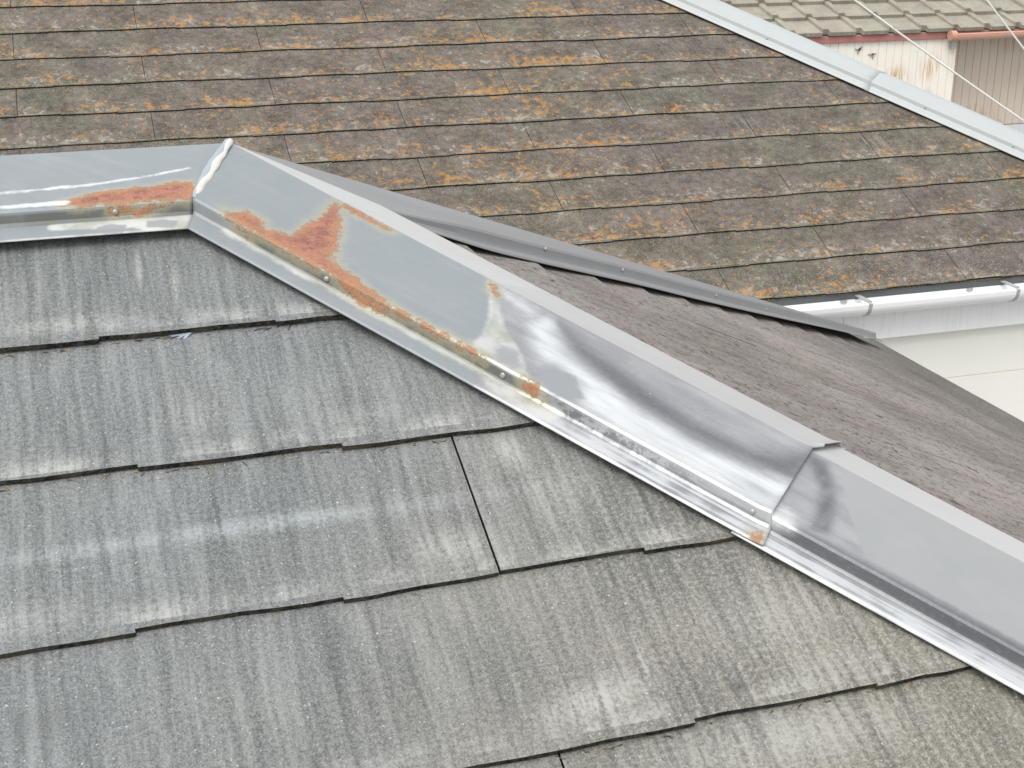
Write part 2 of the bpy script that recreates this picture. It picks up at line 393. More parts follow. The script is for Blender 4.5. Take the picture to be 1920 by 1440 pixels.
def soften(prof, r=.0022):                                  # rounds each inner fold with a short chamfer
    out = [prof[0]]
    for i in range(1, len(prof) - 1):
        p, q, s = Vector(prof[i - 1]), Vector(prof[i]), Vector(prof[i + 1])
        out += [tuple(q + (p - q).normalized() * min(r, (p - q).length * .4)), tuple(q + (s - q).normalized() * min(r, (s - q).length * .4))]
    return out + [prof[-1]]
def cap(name, parent, O, d, nrm, near, far, mN, mF, s0, s1, drop, mat, ds=.02, step=.02, masks=None, lift=0., wav=0., label=None, keys=None, flare=0.):
    """bent sheet metal cap. near/far: half profiles of (a, z) from the peak outwards; s runs down the hip"""
    O, d, nrm = Vector(O), Vector(d), Vector(nrm)
    A = [(a, z, t) for a, z, t in arc(subdiv(soften(near), step))]
    B = [(-a, z, -t) for a, z, t in arc(subdiv(soften(far), step))]
    prof = B[::-1] + A[1:]; m = len(prof); n = max(2, int((s1 - s0) / ds)); V = []; ST_ = []
    for j in range(n + 1):
        for a, z, t in prof:
            b = s0 + abs(a) * (mN if a > 0 else mF); s = b + (s1 - b) * j / n
            fl = flare * min(max((s - s1 + .018) / .018, 0), 1) ** 2 * (1 + 1.5 * (a < -.05))
            wz = fl + wav * (math.sin(s * 9 + a * 11) + .6 * math.sin(s * 23 + 2 + a * 30)) * max(0, 1 - abs(abs(a) - .07) / .07)
            if keys and a > 0: z = key_z(keys, a, s)
            p = O + d * s + nrm * a; V.append(Vector((p.x, p.y, O.z - drop * s + z + lift + wz))); ST_.append((s, t))
    flip = Vector((d.x, d.y, 0)).cross(Vector((nrm.x, nrm.y, 0))).z < 0
    F = []
    for j in range(n):
        for i in range(m - 1):
            a = j * m + i; q = (a, a + m, a + m + 1, a + 1); F.append(q[::-1] if flip else q)
    o = part(name, parent, V, F, mat, smooth=True, label=label)
    if masks:
        P = np.array(ST_)
        for L in LAYERS:
            v = np.zeros(len(P))
            if L == 'far_pale': v = np.clip(-P[:, 1] / .004, 0, 1)  # whole far slope of the cap gets a paler tone
            if L == 'warm': v = np.full(len(P), 1. if masks.get('lower') else 0.)
            if L in masks: v = masks[L](P) if callable(masks[L]) else mask(P, masks[L][0], masks[L][1])
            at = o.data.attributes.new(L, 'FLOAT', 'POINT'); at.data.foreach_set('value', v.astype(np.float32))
    o.data.set_sharp_from_angle(angle=R_(24))
    so_ = o.modifiers.new('sheet', 'SOLIDIFY'); so_.thickness = .0011; so_.offset = -1
    return o
def arc(p):
    out = []; t = 0.
    for i, (a, z) in enumerate(p):
        if i: t += math.hypot(a - p[i - 1][0], z - p[i - 1][1])
        out.append((a, z, t))
    return out

def key_z(keys, a, s):
    def pz(pr): return float(np.interp(a, [p[0] for p in pr], [p[1] for p in pr]))
    for (sa, pa), (sb, pb) in zip(keys, keys[1:]):
        if s <= sb:
            t = min(max((s - sa) / (sb - sa), 0), 1); t = t * t * (3 - 2 * t); return pz(pa) * (1 - t) + pz(pb) * t
    return pz(keys[-1][1])
def cap_metal():
    g = G('weathered_painted_cap')
    P = g.pos(); A = {k: g.attr(k) for k in LAYERS}
    n1 = g.noise(P, 95, 4, .65); n2 = g.noise(P, 330, 3, .7); n3 = g.noise(P, 22, 3, .6)
    dn = g.sub(n1, .5); dl = g.sub(n3, .5)
    def m(k, lo, hi, amp=.5, amp2=.3): return g.step(g.add(A[k], g.add(g.mul(dn, amp), g.mul(dl, amp2))), lo, hi)
    # streaks along the hip: coordinates along and across the fall of the near cap
    al = g.dot((.6667, -.6667, -.3333)); ac = g.dot((.7071, .7071, 0)); zz = g.dot((.25, -.25, 1))
    sk = g.noise(g.vec(g.mul(al, 3.5), g.mul(ac, 260.), g.mul(zz, 170.)), 1., 3, .6); sz = g.noise(g.vec(g.mul(al, 7.), g.mul(ac, 45.), g.mul(zz, 30.)), 1., 4, .6)
    col = g.mix(g.add(g.mul(dl, 1.2), .5), (.205, .228, .240), (.24, .262, .272))
    col = g.mix(g.mul(g.step(n2, .60, .8), .12), col, (.6, .62, .62))
    col = g.mix(g.mul(g.step(sz, .45, .75), .22), col, (.33, .34, .34)); col = g.mix(g.mul(g.step(n1, .55, .75), .15), col, (.15, .16, .15))
    col = g.mix(g.mul(A['warm'], .9), col, g.mix(n3, (.26, .268, .27), (.31, .312, .31)))
    col = g.mix(g.mul(A['far_pale'], .95), col, g.mix(n3, (.47, .475, .465), (.54, .54, .52)))
    # bare zinc, with dark reflections and white sheen painted into its colour
    spn = g.noise(P, 210, 2, .6); fl2 = g.noise(g.vec(g.mul(al, 30.), g.mul(ac, 420.), g.mul(zz, 300.)), 1., 3, .6)
    bare = g.mul(m('bare', .42, .58, .35, .3), g.sub(1., g.mul(A['far_pale'], .85)))
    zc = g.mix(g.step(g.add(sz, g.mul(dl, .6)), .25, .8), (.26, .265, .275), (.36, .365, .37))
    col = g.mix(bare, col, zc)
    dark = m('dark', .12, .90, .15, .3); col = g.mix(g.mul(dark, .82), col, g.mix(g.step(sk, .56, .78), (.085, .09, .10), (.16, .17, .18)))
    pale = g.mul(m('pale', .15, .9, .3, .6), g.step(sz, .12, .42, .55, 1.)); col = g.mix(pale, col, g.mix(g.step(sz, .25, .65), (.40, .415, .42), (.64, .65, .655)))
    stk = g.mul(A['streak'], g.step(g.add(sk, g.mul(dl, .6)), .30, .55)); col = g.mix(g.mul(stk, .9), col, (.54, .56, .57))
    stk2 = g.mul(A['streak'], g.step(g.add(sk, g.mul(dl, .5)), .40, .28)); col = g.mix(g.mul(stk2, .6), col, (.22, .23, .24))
    mot = g.mul(bare, g.mul(g.step(fl2, .50, .72), .26)); col = g.mix(mot, col, (.18, .185, .19))
    col = g.mix(g.mul(bare, g.mul(g.step(spn, .50, .70), .06)), col, (.62, .63, .63))
    mt2 = g.mul(A['mottle'], g.step(g.add(n1, g.mul(g.sub(n2, .5), .5)), .44, .58)); col = g.mix(g.mul(mt2, .75), col, (.12, .125, .13))
    isl = m('island', .36, .66, .5, .5); col = g.mix(isl, col, (.24, .255, .265))
    hal = m('halo', .25, .6, .35, .3); col = g.mix(g.mul(g.mul(hal, .85), g.sub(1., g.mul(isl, .85))), col, g.mix(g.step(n3, .35, .65), (.36, .365, .30), (.55, .56, .53)))
    gri = m('grime_shade', .2, .8, .3, .4); col = g.mix(g.mul(gri, .8), col, g.mix(n1, (.060, .062, .050), (.115, .113, .085)))
    yel = m('rust', .10, .50, .5, .5); col = g.mix(g.mul(yel, .62), col, (.36, .33, .22))
    rc = g.mix(g.step(g.add(n1, g.mul(dl, .8)), .36, .64), (.21, .070, .055), (.34, .135, .08))
    rc = g.mix(g.step(n2, .52, .72), rc, (.40, .225, .17)); rc = g.mix(g.step(g.noise(P, 140, 3), .60, .72), rc, (.15, .045, .03))
    edg = g.step(A['rust'], .60, .95); rc = g.mix(g.mul(g.sub(1., edg), .5), rc, g.mix(n2, (.31, .14, .05), (.46, .245, .10)))
    rst = g.step(g.add(g.add(A['rust'], g.mul(dn, .75)), g.add(g.mul(g.sub(n2, .5), .55), g.mul(dl, .3))), .42, .62); col = g.mix(g.mul(rst, .93), col, rc)
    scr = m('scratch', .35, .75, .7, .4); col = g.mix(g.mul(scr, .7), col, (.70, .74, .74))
    ch = g.step(g.noise(P, 150, 3, .6), .76, .79); col = g.mix(g.mul(ch, .8), col, (.8, .8, .78))
    met = g.mul(g.mul(bare, .3), g.sub(1., g.mx(g.mx(rst, gri), isl)))
    rough = g.add(g.add(.34, g.mul(bare, g.mul(n1, .16))), g.mul(rst, .4))
    g.bump(g.add(g.mul(n1, g.add(g.mul(rst, 1.5), .05)), g.mul(n3, .5)), .0012, .7)
    return g.fin(col, rough, met, .5)
M['cap'] = cap_metal()

hN = [(0, -.004), (.141, -.0195), (.142, -.0360), (.1654, -.0447)]
hF = [(0, -.004), (.135, -.050), (.136, -.0600), (.160, -.0680)]
q = 1 / math.sqrt(2)
HR = [[(.094, .1348), (.115, .114), (.134, .1149), (.147, .1263), (.17, .1119), (.168, .066), (.159, .0117), (.163, .003), (.182, .0269), (.202, .0618), (.217, .0912), (.225, .1198), (.25, .1241), (.286, .1346), (.325, .1385), (.378, .1395), (.430, .140), (.430, .1445), (.361, .1455), (.295, .1462), (.227, .1445), (.158, .1435), (.105, .142)],
      [(.158, -.001), (.18, -.001), (.206, .0015), (.24, .0060), (.235, .0110), (.2, .0125), (.175, .012)], [(.366, .0047), (.376, .0076), (.385, .026), (.376, .024)],
      [(.473, .1420), (.489, .1385), (.496, .1540), (.486, .1550), (.475, .1486)], [(.254, .1435), (.288, .1440), (.325, .1445), (.308, .1520), (.282, .1558), (.261, .1525)],
      [(.105, .1425), (.125, .1440), (.135, .150), (.120, .1490)], [(.732, .1760), (.740, .170), (.746, .1800), (.734, .185)]]
def strip_grime_shade(P):
    s, t = P[:, 0], P[:, 1]
    k = np.clip((t - .1425) / .003, 0, 1) * np.clip((.1605 - t) / .004, 0, 1)
    return k * np.clip((.52 - s) / .06, 0, 1) * np.clip((s - .09) / .05, .35, 1) * .95
def fl_streak(P):
    s, t = P[:, 0], P[:, 1]
    k = np.clip((t - .139) / .003, 0, 1) * np.clip((s - (.43 + (t < .16) * .09)) / .05, 0, 1)
    return k * np.where(t < .160, .72, 1.)
HM = {'rust': (HR, .017),
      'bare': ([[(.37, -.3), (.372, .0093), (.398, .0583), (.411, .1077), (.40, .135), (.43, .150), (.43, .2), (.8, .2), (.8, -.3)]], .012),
      'halo': ([[(.362, .002), (.378, .0093), (.404, .0582), (.430, .0849), (.452, .1025), (.47, .128), (.497, .1430), (.497, .1620), (.478, .1479), (.413, .1377), (.411, .1077), (.395, .0614), (.376, .0267)],
                [(.30, .1385), (.50, .1385), (.50, .143), (.30, .143)], [(.10, .156), (.52, .156), (.52, .161), (.10, .161)], [(.43, .165), (.50, .161), (.52, .170), (.46, .176)]], .010),
      'island': ([[(.43, .1094), (.452, .1013), (.466, .1281), (.462, .1380), (.438, .1370)], [(.480, .1113), (.493, .0972), (.512, .0951), (.534, .1212), (.525, .138), (.503, .1395), (.488, .1331)]], .014),
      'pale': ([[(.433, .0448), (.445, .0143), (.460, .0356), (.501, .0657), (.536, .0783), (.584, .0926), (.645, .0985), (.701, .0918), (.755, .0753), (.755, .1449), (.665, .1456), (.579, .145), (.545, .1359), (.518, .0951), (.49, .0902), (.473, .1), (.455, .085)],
                [(.37, .004), (.425, .010), (.425, .03), (.39, .02)]], .018),  # bright sheen of the bent metal, painted pale along the fold
      'dark': ([[(.455, .012), (.50, .030), (.571, .0450), (.591, .0502), (.634, .0609), (.694, .0604), (.725, .0411), (.750, .0023), (.755, .0753), (.701, .0808), (.645, .0875), (.584, .0846), (.536, .0703), (.490, .050)]], .022),  # smooth reflection band of the bent metal, painted dark
      'grime_shade': strip_grime_shade, 'streak': fl_streak,
      'mottle': lambda P: np.clip((P[:, 1] - .143) / .003, 0, 1) * np.clip((.1605 - P[:, 1]) / .003, 0, 1) * np.clip((P[:, 0] - .49) / .03, 0, 1) * np.clip((.72 - P[:, 0]) / .15, .15, 1)}
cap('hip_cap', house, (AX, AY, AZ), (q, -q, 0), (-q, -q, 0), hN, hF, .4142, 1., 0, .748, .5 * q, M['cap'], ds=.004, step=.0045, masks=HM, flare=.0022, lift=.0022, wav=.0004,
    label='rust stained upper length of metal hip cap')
def low_streak(P):
    s, t = P[:, 0], P[:, 1]
    return np.clip((t - .158) / .004, 0, 1) * 1.
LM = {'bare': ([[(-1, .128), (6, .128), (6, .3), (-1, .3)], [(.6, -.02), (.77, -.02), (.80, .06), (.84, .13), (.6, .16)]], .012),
      'dark': ([[(.74, .150), (.78, .1350), (.83, .1330), (.93, .1320), (1.4, .131), (2.4, .134), (4, .136), (4, .159), (.74, .159)], [(.74, .005), (.765, .006), (.79, .06), (.80, .12), (.785, .13), (.775, .06)]], .011),  # reflection at the fold and shade of the upright strip, painted dark
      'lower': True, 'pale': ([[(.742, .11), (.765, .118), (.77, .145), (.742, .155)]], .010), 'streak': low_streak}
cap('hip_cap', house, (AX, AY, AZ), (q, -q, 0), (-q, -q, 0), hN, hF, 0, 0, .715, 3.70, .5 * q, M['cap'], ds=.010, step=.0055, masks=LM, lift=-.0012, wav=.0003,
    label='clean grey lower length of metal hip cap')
# ridge cap, running left from the apex
rN = [(0, -.004), (.1385, -.0397), (.1395, -.0555), (.1654, -.0668)]
def ridge_grime_shade(P):
    s, t = P[:, 0], P[:, 1]
    return np.clip((t - .1445) / .003, 0, 1) * np.clip((.163 - t) / .004, 0, 1) * np.where(s < .24, .75, .62)  # grime, plus the upright strip's shade put into the colour
RM = {'rust': ([[(.052, .118), (.056, .100), (.075, .099), (.105, .104), (.135, .108), (.165, .114), (.19, .124), (.205, .136), (.19, .142), (.13, .1425), (.06, .1435)],
                [(.128, .148), (.150, .147), (.153, .152), (.14, .156)], [(.09, .147), (.128, .147), (.12, .155), (.105, .156)]], .014),
      'halo': ([[(.06, .1615), (.215, .1615), (.215, .170), (.165, .1745), (.125, .1755), (.11, .186), (.06, .188)], [(.06, .184), (.40, .186), (.40, .192), (.06, .192)]], .006),
      'island': ([[(.078, .170), (.092, .166), (.112, .168), (.112, .178), (.085, .183), (.078, .180)], [(.135, .172), (.155, .168), (.17, .175), (.16, .185), (.138, .185)]], .005),
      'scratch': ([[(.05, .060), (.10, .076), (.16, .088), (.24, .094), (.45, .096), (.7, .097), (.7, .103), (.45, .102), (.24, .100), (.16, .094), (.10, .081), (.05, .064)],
                   [(.19, .127), (.5, .134), (.8, .132), (.8, .137), (.5, .139), (.19, .137)]], .006), 'grime_shade': ridge_grime_shade}
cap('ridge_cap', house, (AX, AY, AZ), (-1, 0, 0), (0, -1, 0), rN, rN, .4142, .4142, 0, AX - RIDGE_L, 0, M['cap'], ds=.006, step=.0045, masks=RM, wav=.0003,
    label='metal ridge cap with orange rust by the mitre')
# back hip cap
def flat_metal(nm, a, b, rough, metal=0.):
    g = G(nm); P = g.pos(); n = g.noise(P, 14, 4, .6); n2 = g.noise(P, 260, 2); g.bump(g.noise(P, 9, 2), .001, .5)
    c = g.mix(n, a, b); c = g.mix(g.mul(g.step(n2, .66, .8), .25), c, (.6, .6, .6)); return g.fin(c, rough, metal, .5)
M['grey_cap'] = flat_metal('grey_painted_cap', (.195, .197, .20), (.235, .237, .24), .36)
M['blue_cap'] = flat_metal('pale_blue_grey_cap', (.39, .415, .41), (.44, .462, .455), .45)
bR = hF
KB = [(.16, hF), (.42, [(0, -.011), (.135, -.043), (.136, -.0620), (.160, -.0740)]), (1.1, [(0, -.008), (.135, -.037), (.136, -.0565), (.160, -.068)]), (3.3, [(0, -.004), (.135, -.023), (.136, -.041), (.160, -.049)])]
bcap = cap('hip_cap', house, (AX, AY, AZ), (q, q, 0), (q, -q, 0), bR, [(0, -.004), (.14, -.03), (.141, -.046), (.165, -.055)], 1., .4142, 0, 3.24, .5 * q, M['grey_cap'], ds=.03, step=.02, wav=.0005, keys=KB,
    label='dark grey metal cap on the rear hip')

# sealant bead along the mitre
def mitre_pt(a):
    s = .4142 * a; return (AX + (s - a) * q, AY - (s + a) * q, AZ - .5 * q * s - .004 - .0155 * a / .141 + .0012)
def bead():
    A0 = Vector((AX + .004, AY, AZ - .001)); B0 = Vector(mitre_pt(.1385)); n = 26; V = []; F = []; m = 9
    dr = (B0 - A0).normalized(); sdv = dr.cross(Vector((0, 0, 1))).normalized(); up = sdv.cross(dr)
    for i in range(n + 1):
        t = i / n; c = A0.lerp(B0, t)
        wd = (.0040 + .0020 * math.sin(t * math.pi) + .0006 * math.sin(t * 31)) * (1 if t < .93 else .6); hh = .0034 + .0008 * math.sin(t * 17 + 1)
        for j in range(m):
            a = math.pi * j / (m - 1); V.append(c + sdv * (math.cos(a) * wd) + up * (math.sin(a) * hh - .0012))
    for i in range(n):
        for j in range(m - 1): a = i * m + j; F.append((a, a + 1, a + m + 1, a + m))
    F += [tuple(range(m)), tuple(n * m + j for j in range(m - 1, -1, -1))]
    g = G('old_white_sealant'); nn = g.noise(g.pos(), 60, 3); g.bump(nn, .001)
    return part('sealant_bead', house, V, F, g.fin(g.mix(nn, (.46, .44, .38), (.66, .645, .60)), .6), smooth=True)
bead()
# sealant smear to both sides of the bead is thin blueish film
def film():
    V = []; F = []; n = 20
    A0 = Vector((AX, AY, AZ)); B0 = Vector(mitre_pt(.139))
    for sgn, wmax in ((-1, .0065), (1, .010)):
        b = len(V)
        for i in range(n + 1):
            t = i / n; c = A0.lerp(B0, t)
            if sgn < 0: e = Vector((-1, 0, 0))
            else: e = Vector((q, -q, -.5 * q)).normalized()
            wv = wmax * (.55 + .45 * math.sin(t * 5 + sgn)) + .0004 * math.sin(t * 37)
            V += [c + Vector((0, 0, .0016)), c + e * wv + Vector((0, 0, .0013))]
        for i in range(n):
            a = b + 2 * i; f = (a, a + 2, a + 3, a + 1); F.append(f if sgn > 0 else f[::-1])
    g = G('bluish_sealant_film'); return part('sealant_film', house, V, F, g.fin((.31, .355, .385), .5))
film()
# nails
g = G('nail_head_zinc'); M['nail'] = g.fin(g.mix(g.noise(g.pos(), 400, 2), (.28, .25, .22), (.55, .53, .50)), .4, .5)
def nail(parent, p, nrm, r=.0032):
    nrm = Vector(nrm).normalized(); t = nrm.orthogonal().normalized(); b = nrm.cross(t); V = []; F = []; m = 10
    for rr, hh in ((1., -.0008), (1., .0006), (.6, .0014)):
        for j in range(m): a = 2 * math.pi * j / m; V.append(Vector(p) + (t * math.cos(a) + b * math.sin(a)) * r * rr + nrm * hh)
    V.append(Vector(p) + nrm * .0017)
    for k in range(2):
        for j in range(m): F.append((k * m + j, k * m + (j + 1) % m, (k + 1) * m + (j + 1) % m, (k + 1) * m + j))
    for j in range(m): F.append((2 * m + j, 2 * m + (j + 1) % m, 3 * m))
    return part('nail', parent, V, F, M['nail'], smooth=True)
caps = [o for o in house.children if o.name.startswith(('hip_cap', 'ridge_cap'))]
hc1, hc2, rc_, bc = caps[0], caps[1], caps[2], caps[3]
def hip_pt(s, a, z): return (AX + (s - a) * q, AY - (s + a) * q, AZ - .5 * q * s + z)
for s in (.236, .452, .728): nail(hc1, hip_pt(s, .1424, -.0275 + .0012), (-q, -q, 0))
for s in (1.02, 1.45): nail(hc2, hip_pt(s, .1424, -.029), (-q, -q, 0))
for x in (.052, -.42, -.95): nail(rc_, (x, AY - .1398, AZ - .0485), (0, -1, 0))
for s in (.62, .95, 1.5, 1.9, 2.3, 2.8):
    nail(bc, (AX + (s + .1365) * q, AY + (s - .1365) * q, AZ - .5 * q * s - .046), (q, -q, 0), .0036)

# scrap caught under a slate
pp = [FF.p(.084, 1.0815, -.0072), FF.p(.100, 1.0825, -.005), FF.p(.121, 1.0825, -.0072), FF.p(.111, 1.076, -.0055), FF.p(.104, 1.0705, -.0082), FF.p(.092, 1.0755, -.0078)]
g = G('faded_blue_plastic'); sm_ = g.fin(g.mix(g.noise(g.pos(), 200, 3), (.18, .25, .34), (.38, .44, .50)), .5)
sc_o = part('plastic_scrap', None, pp, [(0, 3, 1), (1, 3, 2), (0, 5, 3), (5, 4, 3)], sm_)
tag(sc_o, 'small faded blue scrap poking out from under a front slate edge', 'scrap')
for k_ in ('thickness',): md = sc_o.modifiers.new('s', 'SOLIDIFY'); md.thickness = .001

# ================================================================= neighbour's house (house 2), in its own turned frame
C2 = 9.43; YE, ZE = 4.5695, -1.5166
h2 = thing('house', (0, 8.0, -H), DY2, label='house behind with orange lichen covered slate roof, white gutter and cream wall', cat='house')
Y2R = 8.2; X2R = C2 - Y2R; Z2R = ZE + .5 * (Y2R - YE); XE2 = C2 - YE; L2 = -7.5; YB = Y2R * 2 - YE
V = [(L2, YE + .03, ZE - .03), (XE2, YE + .03, ZE - .03), (X2R, Y2R, Z2R - .045), (L2, Y2R, Z2R - .045), (XE2, YB, ZE - .03), (L2, YB, ZE - .03)]
roof2 = part('roof', h2, V, [(0, 1, 2, 3), (1, 4, 2), (4, 5, 3, 2)], M['lichen'])
sm = roof2.modifiers.new('solid', 'SOLIDIFY'); sm.thickness = .05; sm.offset = -1
lay(roof2, F2, [M['lichen'], M['butt2']], 1.0074, .1986, 3.409, range(0, 16), lambda r: .2873 if r % 2 == 0 else .7890, -2.6, 6.,
    [(1, CT, C2 - .10 - 1.52053)], .0014, 3, k=.85)
cap2N = [(0, .012), (.150, -.012), (.151, -.034), (.182, -.0535)]
OC = (X2R, Y2R, Z2R)
for s0, s1, lf in ((0, 3.365, .0012), (3.345, (XE2 - X2R) / q + .02, -.0004)):
    cap('hip_cap', h2, OC, (q, -q, 0), (-q, -q, 0), cap2N, cap2N, .4142 if s0 == 0 else 0, 0, s0, s1, .5 * q, M['blue_cap'], ds=.04, step=.02, lift=lf, wav=.0006)
cap('ridge_cap', h2, OC, (-1, 0, 0), (0, -1, 0), [(a, z * 1.3) for a, z in cap2N], [(a, z * 1.3) for a, z in cap2N], 0, 0, 0, X2R - L2, 0, M['blue_cap'], ds=.2, step=.05)
hc = [o for o in h2.children if o.name.startswith('hip_cap')]
for s in (2.86, 3.62, 4.02, 4.6):
    c_ = hc[0] if s < 3.3 else hc[1]
    nail(c_, (X2R + (s - .152) * q, Y2R - (s + .152) * q, Z2R - .5 * q * s - .024), (-q, -q, 0), .005)
# eave: mossy felt edge, drip edge, gutter with brackets, fascia, wall of wide boards
GL, GR = L2, XE2 - .05
M['moss'] = butt('dry_moss_edge', (.05, .045, .03), (.30, .27, .18), .6)
mv = []; mf = []; nx = 160
for i in range(nx + 1):
    x = .8 + (GR - .8) * i / nx; j1 = random.uniform(-.002, .002); j2 = random.uniform(-.002, .002)
    mv += [(x, YE + .004 + j1, ZE - .008), (x, YE - .001 + j1, ZE - .011 + j2), (x, YE + .002, ZE - .0155 + j2)]
for i in range(nx):
    for j in range(2): a = i * 3 + j; mf.append((a, a + 1, a + 4, a + 3))
part('moss_edge', h2, mv, mf, M['moss'])
box('drip_edge', h2, (GL, GR, YE + .004, YE + .018, ZE - .041, ZE - .013), M['drip'])
box('fascia', h2, (GL, 2.782, YE + .019, YE + .04, ZE - .222, ZE - .020), M['fascia'])
box('fascia', h2, (2.785, GR, YE + .020, YE + .041, ZE - .222, ZE - .020), M['fascia'])
cy, cz, r = YE - .047, ZE - .040, .052
prof = [(cy + r + .012, cz + .006), (cy + r, cz + .004)] + [(cy + r * math.cos(a), cz - r * .92 * math.sin(a)) for a in np.linspace(0, math.pi, 15)] + [(cy - r - .001, cz + .006), (cy - r + .006, cz + .0085), (cy - r + .009, cz + .005)]
Vg, Fg = extrude_x(prof, GL, GR, 1)
gut = part('gutter', h2, Vg, Fg, M['white'], smooth=False); sdm = gut.modifiers.new('s', 'SOLIDIFY'); sdm.thickness = .003
def bracket(x, parent):
    rr = r + .004; pr = [(cy + r + .004, cz + .022), (cy + r + .002, cz)] + [(cy + rr * math.cos(a), cz - rr * .95 * math.sin(a)) for a in np.linspace(.2, math.pi, 12)] + [(cy - rr - .001, cz + .010), (cy - rr + .016, cz + .015)]
    V, F = extrude_x(pr, x, x + .016); b = part('bracket', parent, V, F, M['zinc']); m_ = b.modifiers.new('s', 'SOLIDIFY'); m_.thickness = .003; m_.offset = 1
    bx = box('bracket_tongue', parent, (x - .002, x + .018, cy - r + .006, YE + .016, cz + .0125, cz + .017), M['zinc'])
for x in (2.815, 3.475, 2.155, 1.495, 4.135): bracket(x, gut)
for x in (2.765, 3.33, 3.9, 2.2): box('clip', h2, (x - .012, x + .012, YE - .006, YE + .003, ZE - .050, ZE - .040), M['zinc'])
box('soffit', h2, (GL, GR, YE + .043, YE + .075, ZE - .21, ZE - .195), M['fascia'])
wl = box('wall', h2, (L2 + .4, XE2 - .37, YE + .078, YB - .4, -H, ZE - .19), M['cream'])
zt = ZE - .197
zj = -1.958
zs = [zt, zj]
while zs[-1] > -H + .5: zs.append(zs[-1] - .455)
for i in range(len(zs) - 1): box('siding_board', wl, (L2 + .4, XE2 - .365, YE + .062, YE + .077, zs[i + 1] + .0008, zs[i] - .0008), M['cream'], bev=.0015)

# ================================================================= third house, tiled roof
T3 = R_(21.8); F3 = None; YE3 = 9.9; ZE3 = -1.184
c3, s3 = math.cos(T3), math.sin(T3)
F3 = Frame((0, YE3, ZE3), (1, 0, 0), (0, c3, s3))
h3 = thing('house', (7.5, 12.5, -H), 0., label='far house with mossy ribbed tile roof and stained cream board walls', cat='house')
g = G('mossy_concrete_tile')
u = g.dot((1, 0, 0)); v = g.dot((0, c3, s3)); P = g.vec(u, v, 0.)
n1 = g.noise(P, 6, 4, .65); n2 = g.noise(P, 70, 3, .7); gv = g.noise(g.vec(g.mul(u, 90.), g.mul(v, 1.2), 0.), 1., 2, .5)
col = g.mix(g.step(g.add(g.mul(n1, .5), g.mul(n2, .5)), .3, .7), (.23, .215, .178), (.41, .38, .31))
col = g.mix(g.mul(g.step(n1, .45, .62), .3), col, (.34, .335, .24))
col = g.mix(g.mul(g.step(gv, .58, .68), .45), col, (.46, .43, .38))
col = g.mix(g.mul(g.rnd(), .25), col, (.22, .2, .18))
col = g.mix(g.mul(g.mul(g.ell(u, g.dot((0, 0, 1), -H), 5.95, -1.13, .32, .10), g.step(n2, .35, .6)), .35), col, (.46, .35, .31))
g.bump(g.add(gv, n2), .004)
M['tile'] = g.fin(col, .92, 0., .2)
def tile_mesh():
    W, L, t, hr, rb = .294, .30, .030, .018, .030
    xs = [(.000, 0, 0), (.003, hr, rb), (.052, hr, rb), (.066, 0, 0), (.17, 0, 0), (W, 0, 0)]
    V = []; n = len(xs)
    for vv in (0, 1):
        for x, h_, rv in xs: V.append((x, rv if vv == 0 else L, h_ - (.030 * (L if vv else rv) / .265)))
    V += [(x, rv if x < .06 else 0, -.032 + (0)) for x, h_, rv in xs]
    V += [(x, L, -.030 * L / .265 - .03) for x, h_, rv in xs]
    F = []
    for i in range(n - 1):
        F.append((i, i + 1, n + i + 1, n + i)); F.append((2 * n + i, 2 * n + i + 1, i + 1, i)); F.append((3 * n + i, 3 * n + i + 1, 2 * n + i + 1, 2 * n + i))
    F += [(0, n, 3 * n, 2 * n), (2 * n - 1, n - 1, 3 * n - 1, 4 * n - 1)]
    return mesh('tile', V, F, M['tile'])
XL3, XR3 = 3.4, 9.6
V = [(XL3, YE3 + .03, ZE3 - .035), (XR3, YE3 + .03, ZE3 - .035), (XR3, 13.5, ZE3 - .04 + .4 * 3.57), (XL3, 13.5, ZE3 - .04 + .4 * 3.57), (XR3, 17., ZE3 - .04), (XL3, 17., ZE3 - .04)]
roof3 = part('roof', h3, V, [(0, 1, 2, 3), (3, 2, 4, 5)], M['tile']); sm = roof3.modifiers.new('solid', 'SOLIDIFY'); sm.thickness = .06; sm.offset = -1
tm = tile_mesh()
for r_i in range(6):
    for i in range(-5, 14):
        o = bpy.data.objects.new('tile', tm); COL.objects.link(o); o.parent = roof3
        m_ = F3.mat(5.467 + (.022 if r_i == 0 else 0) + .297 * i, .265 * r_i + (0 if r_i == 0 else -.006), random.uniform(0, .003)); m_.translation -= ORG[roof3.name]
        o.matrix_basis = m_ @ Matrix.Rotation(random.uniform(-.006, .006), 4, 'Z')
M['red'] = plain('faded_red_paint', (.30, .10, .09), (.46, .22, .19), 9, .6)
box('fascia', h3, (XL3, 6.93, YE3 + .03, YE3 + .05, ZE3 - .085, ZE3 - .036), M['red'])
box('fascia', h3, (6.96, XR3, YE3 + .03, YE3 + .05, ZE3 - .09, ZE3 - .036), M['red'])
def boards(nm, mats):
    g = G(nm); x = g.dot((1, 0, 0)); z = g.dot((0, 0, 1), -H); a, b, rcol, k = mats
    n = g.noise(g.pos(), 5, 4, .65); st = g.noise(g.vec(g.mul(x, 40.), g.mul(z, 3.5), g.mul(g.rnd(), 5.)), 1., 3, .6); n2 = g.noise(g.pos(), 2.6, 2)
    c = g.mix(n, a, b)
    e = g.mx(g.mul(g.ell(x, z, 6.52, -1.56, .16, .14), 1.), g.mx(g.mul(g.ell(x, z, 6.83, -1.50, .16, .17), .9), g.mul(g.ell(x, z, 6.83, -1.75, .10, .16), .6)))
    e = g.mx(e, g.mul(g.step(n2, .52, .66), k))
    c = g.mix(g.mul(e, g.step(st, .42, .60)), c, rcol)
    return g.fin(c, .75, 0., .3)
